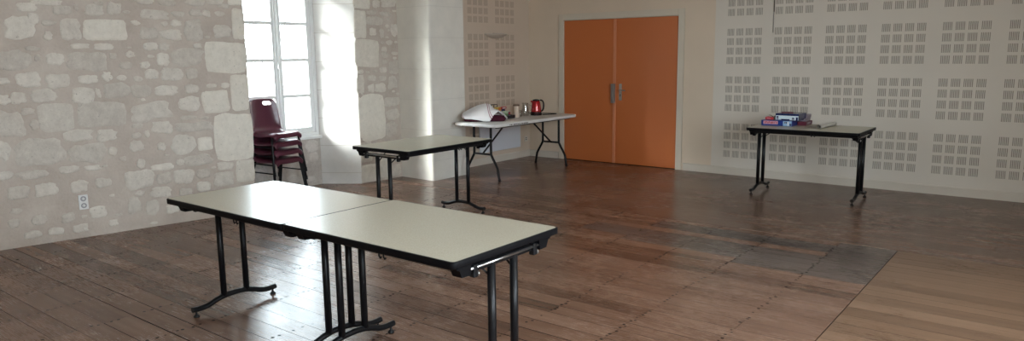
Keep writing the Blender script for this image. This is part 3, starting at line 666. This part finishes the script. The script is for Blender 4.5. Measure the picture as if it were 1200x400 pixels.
for nd in CLEAR.node_tree.nodes:
    if nd.type == 'VALUE': nd.outputs[0].default_value = .16
    if nd.type == 'BSDF_GLOSSY': nd.inputs['Roughness'].default_value = .12
    if nd.type == 'BSDF_TRANSPARENT': nd.inputs[0].default_value = (.90,.90,.89,1)
gl_ = MB(); gl_.lathe([(0,0),(.026,0),(.029,.004),(.034,.085),(.0325,.085),(.0275,.008),(0,.008)], CLEAR, 28); tag(gl_.obj('drinking_glass', loc=(.68,-1.13,TZ)), 'low clear drinking glass between the pale jar and glass jug', 'glass')
jg = thing('glass_jug', 'clear glass jug standing left of the red kettle', 'jug', (.665,-.99,TZ), .2)
mb = MB(); mb.lathe([(0,0),(.044,0),(.048,.006),(.050,.06),(.043,.12),(.038,.145),(.044,.172),(.0425,.173),(.036,.146),(.041,.12),(.0475,.06),(.0455,.012),(0,.010)], CLEAR, 32); mb.obj('jug_body', None, jg)
mb = MB(); mb.tube([(.035,.02,.15),(.075,.03,.14),(.082,.033,.09),(.045,.02,.045)], .005, CLEAR, 10, True, 2); mb.obj('handle', None, jg)

kt = thing('electric_kettle', 'glossy red electric kettle with black handle and base on the white table', 'kettle', (.735,-.835,TZ), math.atan2(.615,.788))
KRED = newmat('kettle_red', (.42,.006,.012), .16, .35, .6, .6)
mb = MB(); mb.lathe([(0,0),(.074,0),(.077,.004),(.077,.018),(.072,.024),(0,.024)], BLACKP, 36); mb.obj('power_base', None, kt)
mb = MB(); mb.lathe([(0,.0245),(.072,.0245),(.0725,.042),(.0705,.046),(.069,.08),(.064,.13),(.056,.178),(.051,.192),(.048,.195),(0,.195)], KRED, 40); kb = mb.obj('kettle_body', None, kt)
mb = MB(); mb.lathe([(.0727,.026),(.0737,.028),(.0735,.045),(.0718,.047)], BLACKP, 36); mb.obj('bottom_band', None, kb)
mb = MB(); mb.lathe([(.050,.1945),(.051,.199),(.044,.211),(.022,.217),(0,.218)], BLACKP, 32); mb.obj('lid', None, kt)
mb = MB(); mb.tube([(.045,0,.203),(.075,0,.205),(.098,0,.185),(.104,0,.14),(.100,0,.09),(.086,0,.06),(.066,0,.052)], [.012]*7, BLACKP, 12, True, 0); 
hnd = mb.obj('handle', None, kt); q = hnd.modifiers.new('s','SUBSURF'); q.levels = 1; q.render_levels = 2
mb = MB(); mb.tube([(-.046,0,.176),(-.066,0,.192),(-.072,0,.197)], [.016,.012,.006], KRED, 12); mb.obj('spout', None, kt)
mb = MB(); mb.box((-.006,-.0705,.06), (.006,-.066,.12), newmat('gauge',(.62,.45,.42),.2), .003); mb.obj('water_gauge', None, kt)
mb = MB(); mb.tube([(.80,-.78,TZ+.006),(.86,-.66,TZ+.006),(.885,-.565,TZ+.006),(.86,-.53,TZ+.006),(.76,-.56,TZ+.006),(.60,-.62,TZ+.006),(.48,-.66,TZ+.005)], .005, BLACKP, 8, True, 3)
tag(mb.obj('power_cord'), 'thin black power cord looping on the table right of the kettle', 'cord')

# ------------------------------------------------------------------ things on the games table
GZ = .7393
BLU, DBLU, SIL, PNK, DRED, PUR, LBL = col('blue_card',(.014,.042,.24),.3), col('dark_blue_card',(.012,.022,.10),.25), col('silver_card',(.62,.74,.82),.22), col('pink_print',(.62,.36,.45)), col('dark_red_card',(.13,.02,.04)), col('purple_grey_card',(.26,.21,.23)), col('light_blue_print',(.30,.48,.68))
def gbox(name, c, size, rz, m, label, bits=(), lid=True):
    t = thing(name, label, 'box', c, rz, 'board games on the back table'); a, b, h = size
    mb = MB(); mb.box((-a/2,-b/2,0), (a/2,b/2,h*.96), m, .0015); mb.obj('box_base', None, t)
    mb = MB(); mb.box((-a/2-.002,-b/2-.002,h*.3), (a/2+.002,b/2+.002,h), m, .002); ld = mb.obj('box_lid', None, t)
    for nm, pts, mm in bits:
        mb = MB()
        for lo, hi in pts: mb.box(lo, hi, mm)
        mb.obj(nm, None, ld)
    return t
fy = -.152
gl2 = []; rr = random.Random(11); xx = -.128
for k in range(9):                                                    # nine illegible red letters on a pink band
    w = .013; gl2.append(((xx, fy-.0012, .024),(xx+.004, fy, .045)))
    gl2.append(((xx+.004, fy-.0012, rr.choice([.024,.034,.041])),(xx+w-.001, fy, rr.choice([.046,.045])))) if k % 2 else gl2.append(((xx+.008, fy-.0012, .024),(xx+w-.001, fy, .043)))
    xx += .0158
gbox('board_game_box', (3.995,-.755,GZ), (.325,.28,.058), .02, BLU, 'wide blue game box with pink lettering, bottom of the pile', (
    ('pink_title_band', [((-.138,fy-.0006,.017),(.018,fy+.001,.052))], PNK), ('title_lettering', gl2, RED),
    ('picture_print', [((.072,fy-.0006,.004),(.162,fy+.001,.056))], LBL), ('picture_print', [((.085,fy-.0012,.03),(.112,fy,.048)),((.14,fy-.0012,.006),(.16,fy,.03))], NVY), ('picture_print', [((.118,fy-.0013,.008),(.132,fy,.05)),((.092,fy-.0014,.034),(.1,fy,.042))], WHT)))
gbox('board_game_box', (4.10,-.745,GZ+.0585), (.245,.24,.074), -.03, DBLU, 'glossy silver and navy game box in the middle of the pile', (
    ('silver_print', [((-.12,-.1234,.006),(.121,-.121,.053))], SIL), ('dark_figure_print', [((-.112,-.1240,.012),(-.09,-.122,.045)),((.055,-.1240,.008),(.078,-.122,.034)),((.095,-.1240,.006),(.116,-.122,.04)),((-.06,-.124,.006),(.03,-.122,.016))], DBLU), ('pale_print', [((.06,-.1246,.012),(.07,-.122,.02)),((-.104,-.1246,.02),(-.096,-.122,.03))], WHT)))
gbox('card_game_box', (4.06,-.74,GZ+.1290), (.115,.09,.013), .25, DRED, 'flat dark red card box lying on top of the silver box', ())
t = gbox('card_game_box', (3.90,-.80,GZ+.0585), (.085,.10,.028), .1, RED, 'small red card box on the left end of the blue box', (('white_print', [((-.028,-.053,.012),(.012,-.0515,.018))], PNK),))
def figurine():
    mb = MB(); mb.tube([(0,0,0),(0,0,.004),(.004,0,.03),(-.006,.0,.045)], [.022,.024,.02,.010], BRN, 12, True, 1); mb.tube([(-.02,0,.03),(-.06,.0,.052),(-.075,0,.048)], [.004,.003,.002], BRN, 8, True, 1)
    return tag(mb.obj('toy_figure', loc=(3.968,-.84,GZ+.0588)), 'small dark brown toy between the red box and silver box', 'toy')
figurine()
gbox('board_game_box', (4.215,-.62,GZ), (.09,.22,.042), 0, DRED, 'dark wine-coloured box lying against the right end of the blue box', (('pale_print', [((.0465,-.06,.015),(.0472,.05,.034))], PUR), ))
gbox('board_game_box', (4.21,-.61,GZ+.0425), (.075,.17,.028), .06, PUR, 'grey-purple box lying on the dark wine-coloured box', ())
gbox('board_game_box', (4.22,-.57,GZ+.0715), (.05,.12,.042), 0, PUR, 'narrow grey-purple box standing at the back right of the pile', ())
# curled sheet
mb = MB(); prof = [(4.255,.0015),(4.30,.001),(4.36,.001),(4.39,.001)]
cx_, cz_, r_ = 4.405, .0235, .0225
for k in range(0, 34): a = -PI/2 + 2*PI*k/18; q_ = 1 - .30*k/33; prof.append((cx_ + r_*q_*(1+.2*max(0,math.cos(a)))*math.cos(a), cz_ - r_*(1-q_)*.3 + r_*q_*math.sin(a)))
SHEETI = newmat('sheet_outside', (.56,.54,.49), .5); SHEETO = newmat('sheet_top', (.20,.185,.155), .55)
ya, yb = -.985, -.56; bmv = []
nn = 8
for j in range(nn+1):
    y = ya + (yb-ya)*j/nn; bmv.append([mb.bm.verts.new((x_ + .055 + (y-ya)*.10, y + (x_-4.255)*.0, z_+GZ)) for x_, z_ in prof])
for p, q in zip(bmv, bmv[1:]):
    for k in range(len(prof)-1): f = mb.bm.faces.new((p[k], p[k+1], q[k+1], q[k])); f.smooth = True
o = mb.obj('rolled_poster', SHEETO, norm=False); o.data.materials.append(SHEETI)
x = o.modifiers.new('t','SOLIDIFY'); x.thickness = .0015; x.offset = 1; x.material_offset = 1; x.material_offset_rim = 0
tag(o, 'grey poster lying on the table with its right side curled into a dark roll', 'poster')

# ------------------------------------------------------------------ bare twigs outside the niche window
mb = MB(); rr = random.Random(8); BARK = newmat('bark', (.34,.32,.30), .9)
def twig(p, d, r, depth):
    p = Vector(p); d = Vector(d).normalized(); pts = [p]
    for _ in range(5): d = (d + Vector((rr.uniform(-.2,.2), rr.uniform(-.25,.25), rr.uniform(-.12,.2)))).normalized(); p = p + d*(.16*(depth+1)); pts.append(p)
    mb.tube(pts, [r*(1-.13*k) for k in range(6)], BARK, 6)
    if depth > 0:
        for k in (2,3,4,5):
            twig(pts[k], d + Vector((rr.uniform(-.7,.7), rr.uniform(-.9,.9), rr.uniform(-.3,.7))), r*.5, depth-1)
mb.tube([(-5.6,-.9,-.6),(-5.5,-.8,.6),(-5.6,-.7,1.4)], [.09,.08,.06], BARK, 10)
for k in range(5): twig((-5.6,-.7,.7+.14*k), (rr.uniform(-.5,.3), rr.uniform(-.9,.9), rr.uniform(.3,1)), .018, 2)
tag(mb.obj('bare_tree'), 'thin bare tree faintly seen through the bright window', 'tree')

# ------------------------------------------------------------------ daylight
w = bpy.data.worlds.new('World'); bpy.context.scene.world = w; w.use_nodes = True; nt = w.node_tree
bg = nt.nodes['Background']; tc = nt.nodes.new('ShaderNodeTexCoord'); sp = nt.nodes.new('ShaderNodeSeparateXYZ'); rp_ = nt.nodes.new('ShaderNodeValToRGB')
nt.links.new(tc.outputs['Generated'], sp.inputs[0]); mr = nt.nodes.new('ShaderNodeMapRange'); mr.inputs[1].default_value = -1; nt.links.new(sp.outputs[2], mr.inputs[0]); nt.links.new(mr.outputs[0], rp_.inputs[0])
e = rp_.color_ramp.elements; e[0].position = .40; e[0].color = (.17,.165,.14,1); e[1].position = .56; e[1].color = (.86,.95,1,1)
k = e.new(.49); k.color = (.42,.43,.42,1)
nt.links.new(rp_.outputs[0], bg.inputs[0]); bg.inputs[1].default_value = SKY_STRENGTH
def daylight(name, loc, rot, sx, sy, power, colr):
    l = bpy.data.lights.new(name, 'AREA'); l.shape = 'RECTANGLE'; l.size = sx; l.size_y = sy; l.energy = power; l.color = colr
    o = bpy.data.objects.new(name, l); C.objects.link(o); o.location = loc; o.rotation_euler = rot; return o
for i, (a, b) in enumerate(WR): daylight('window_daylight', (XR+.2,(a+b)/2,1.75), (0,math.radians(76),0), 1.9, b-a-.1, PW_R[i], (.86,.93,1))
for a, b in WF: daylight('window_daylight', ((a+b)/2,YB-.2,1.75), (math.radians(82),0,0), b-a-.1, 1.9, PW_F, (.92,.95,1))
sl = bpy.data.lights.new('sun', 'SUN'); sl.energy = SUN_E; sl.angle = math.radians(21); sl.color = (1,.98,.95); so_ = bpy.data.objects.new('sun', sl); C.objects.link(so_)
so_.rotation_euler = Vector((.49,.89,-.47)).to_track_quat('-Z','Y').to_euler()
pl = daylight('window_portal', (-.90,-3.905,1.69), (0,math.radians(-90),0), 2.1, 1.0, 1, (1,1,1)); pl.data.cycles.is_portal = True

# ------------------------------------------------------------------ camera
cd = bpy.data.cameras.new('camera'); cam = bpy.data.objects.new('camera', cd); C.objects.link(cam)
f_, yaw, pit, rol = 845.8, -.664674, .159993, -.011531
F = Vector((math.sin(yaw)*math.cos(pit), math.cos(yaw)*math.cos(pit), -math.sin(pit))); Rr = Vector((math.cos(yaw), -math.sin(yaw), 0)); U = Rr.cross(F)
R2 = Rr*math.cos(rol) + U*math.sin(rol); U2 = -Rr*math.sin(rol) + U*math.cos(rol)
M = Matrix((R2, U2, -F)).transposed().to_4x4(); M.translation = Vector((6.545,-8.798,1.539)); cam.matrix_world = M
cd.sensor_width = 36; cd.sensor_fit = 'HORIZONTAL'; cd.lens = f_/1200*36; cd.clip_start = .05
bpy.context.scene.camera = cam
s = bpy.context.scene; s.view_settings.view_transform = 'Standard'; s.view_settings.look = 'None'; s.view_settings.gamma = 1; s.view_settings.exposure = EXPO
s.view_settings.use_curve_mapping = False
s.cycles.max_bounces = 10; s.cycles.diffuse_bounces = 5; s.cycles.glossy_bounces = 4; s.cycles.transparent_max_bounces = 12
s.cycles.sample_clamp_indirect = 6; s.cycles.caustics_reflective = False; s.cycles.caustics_refractive = False
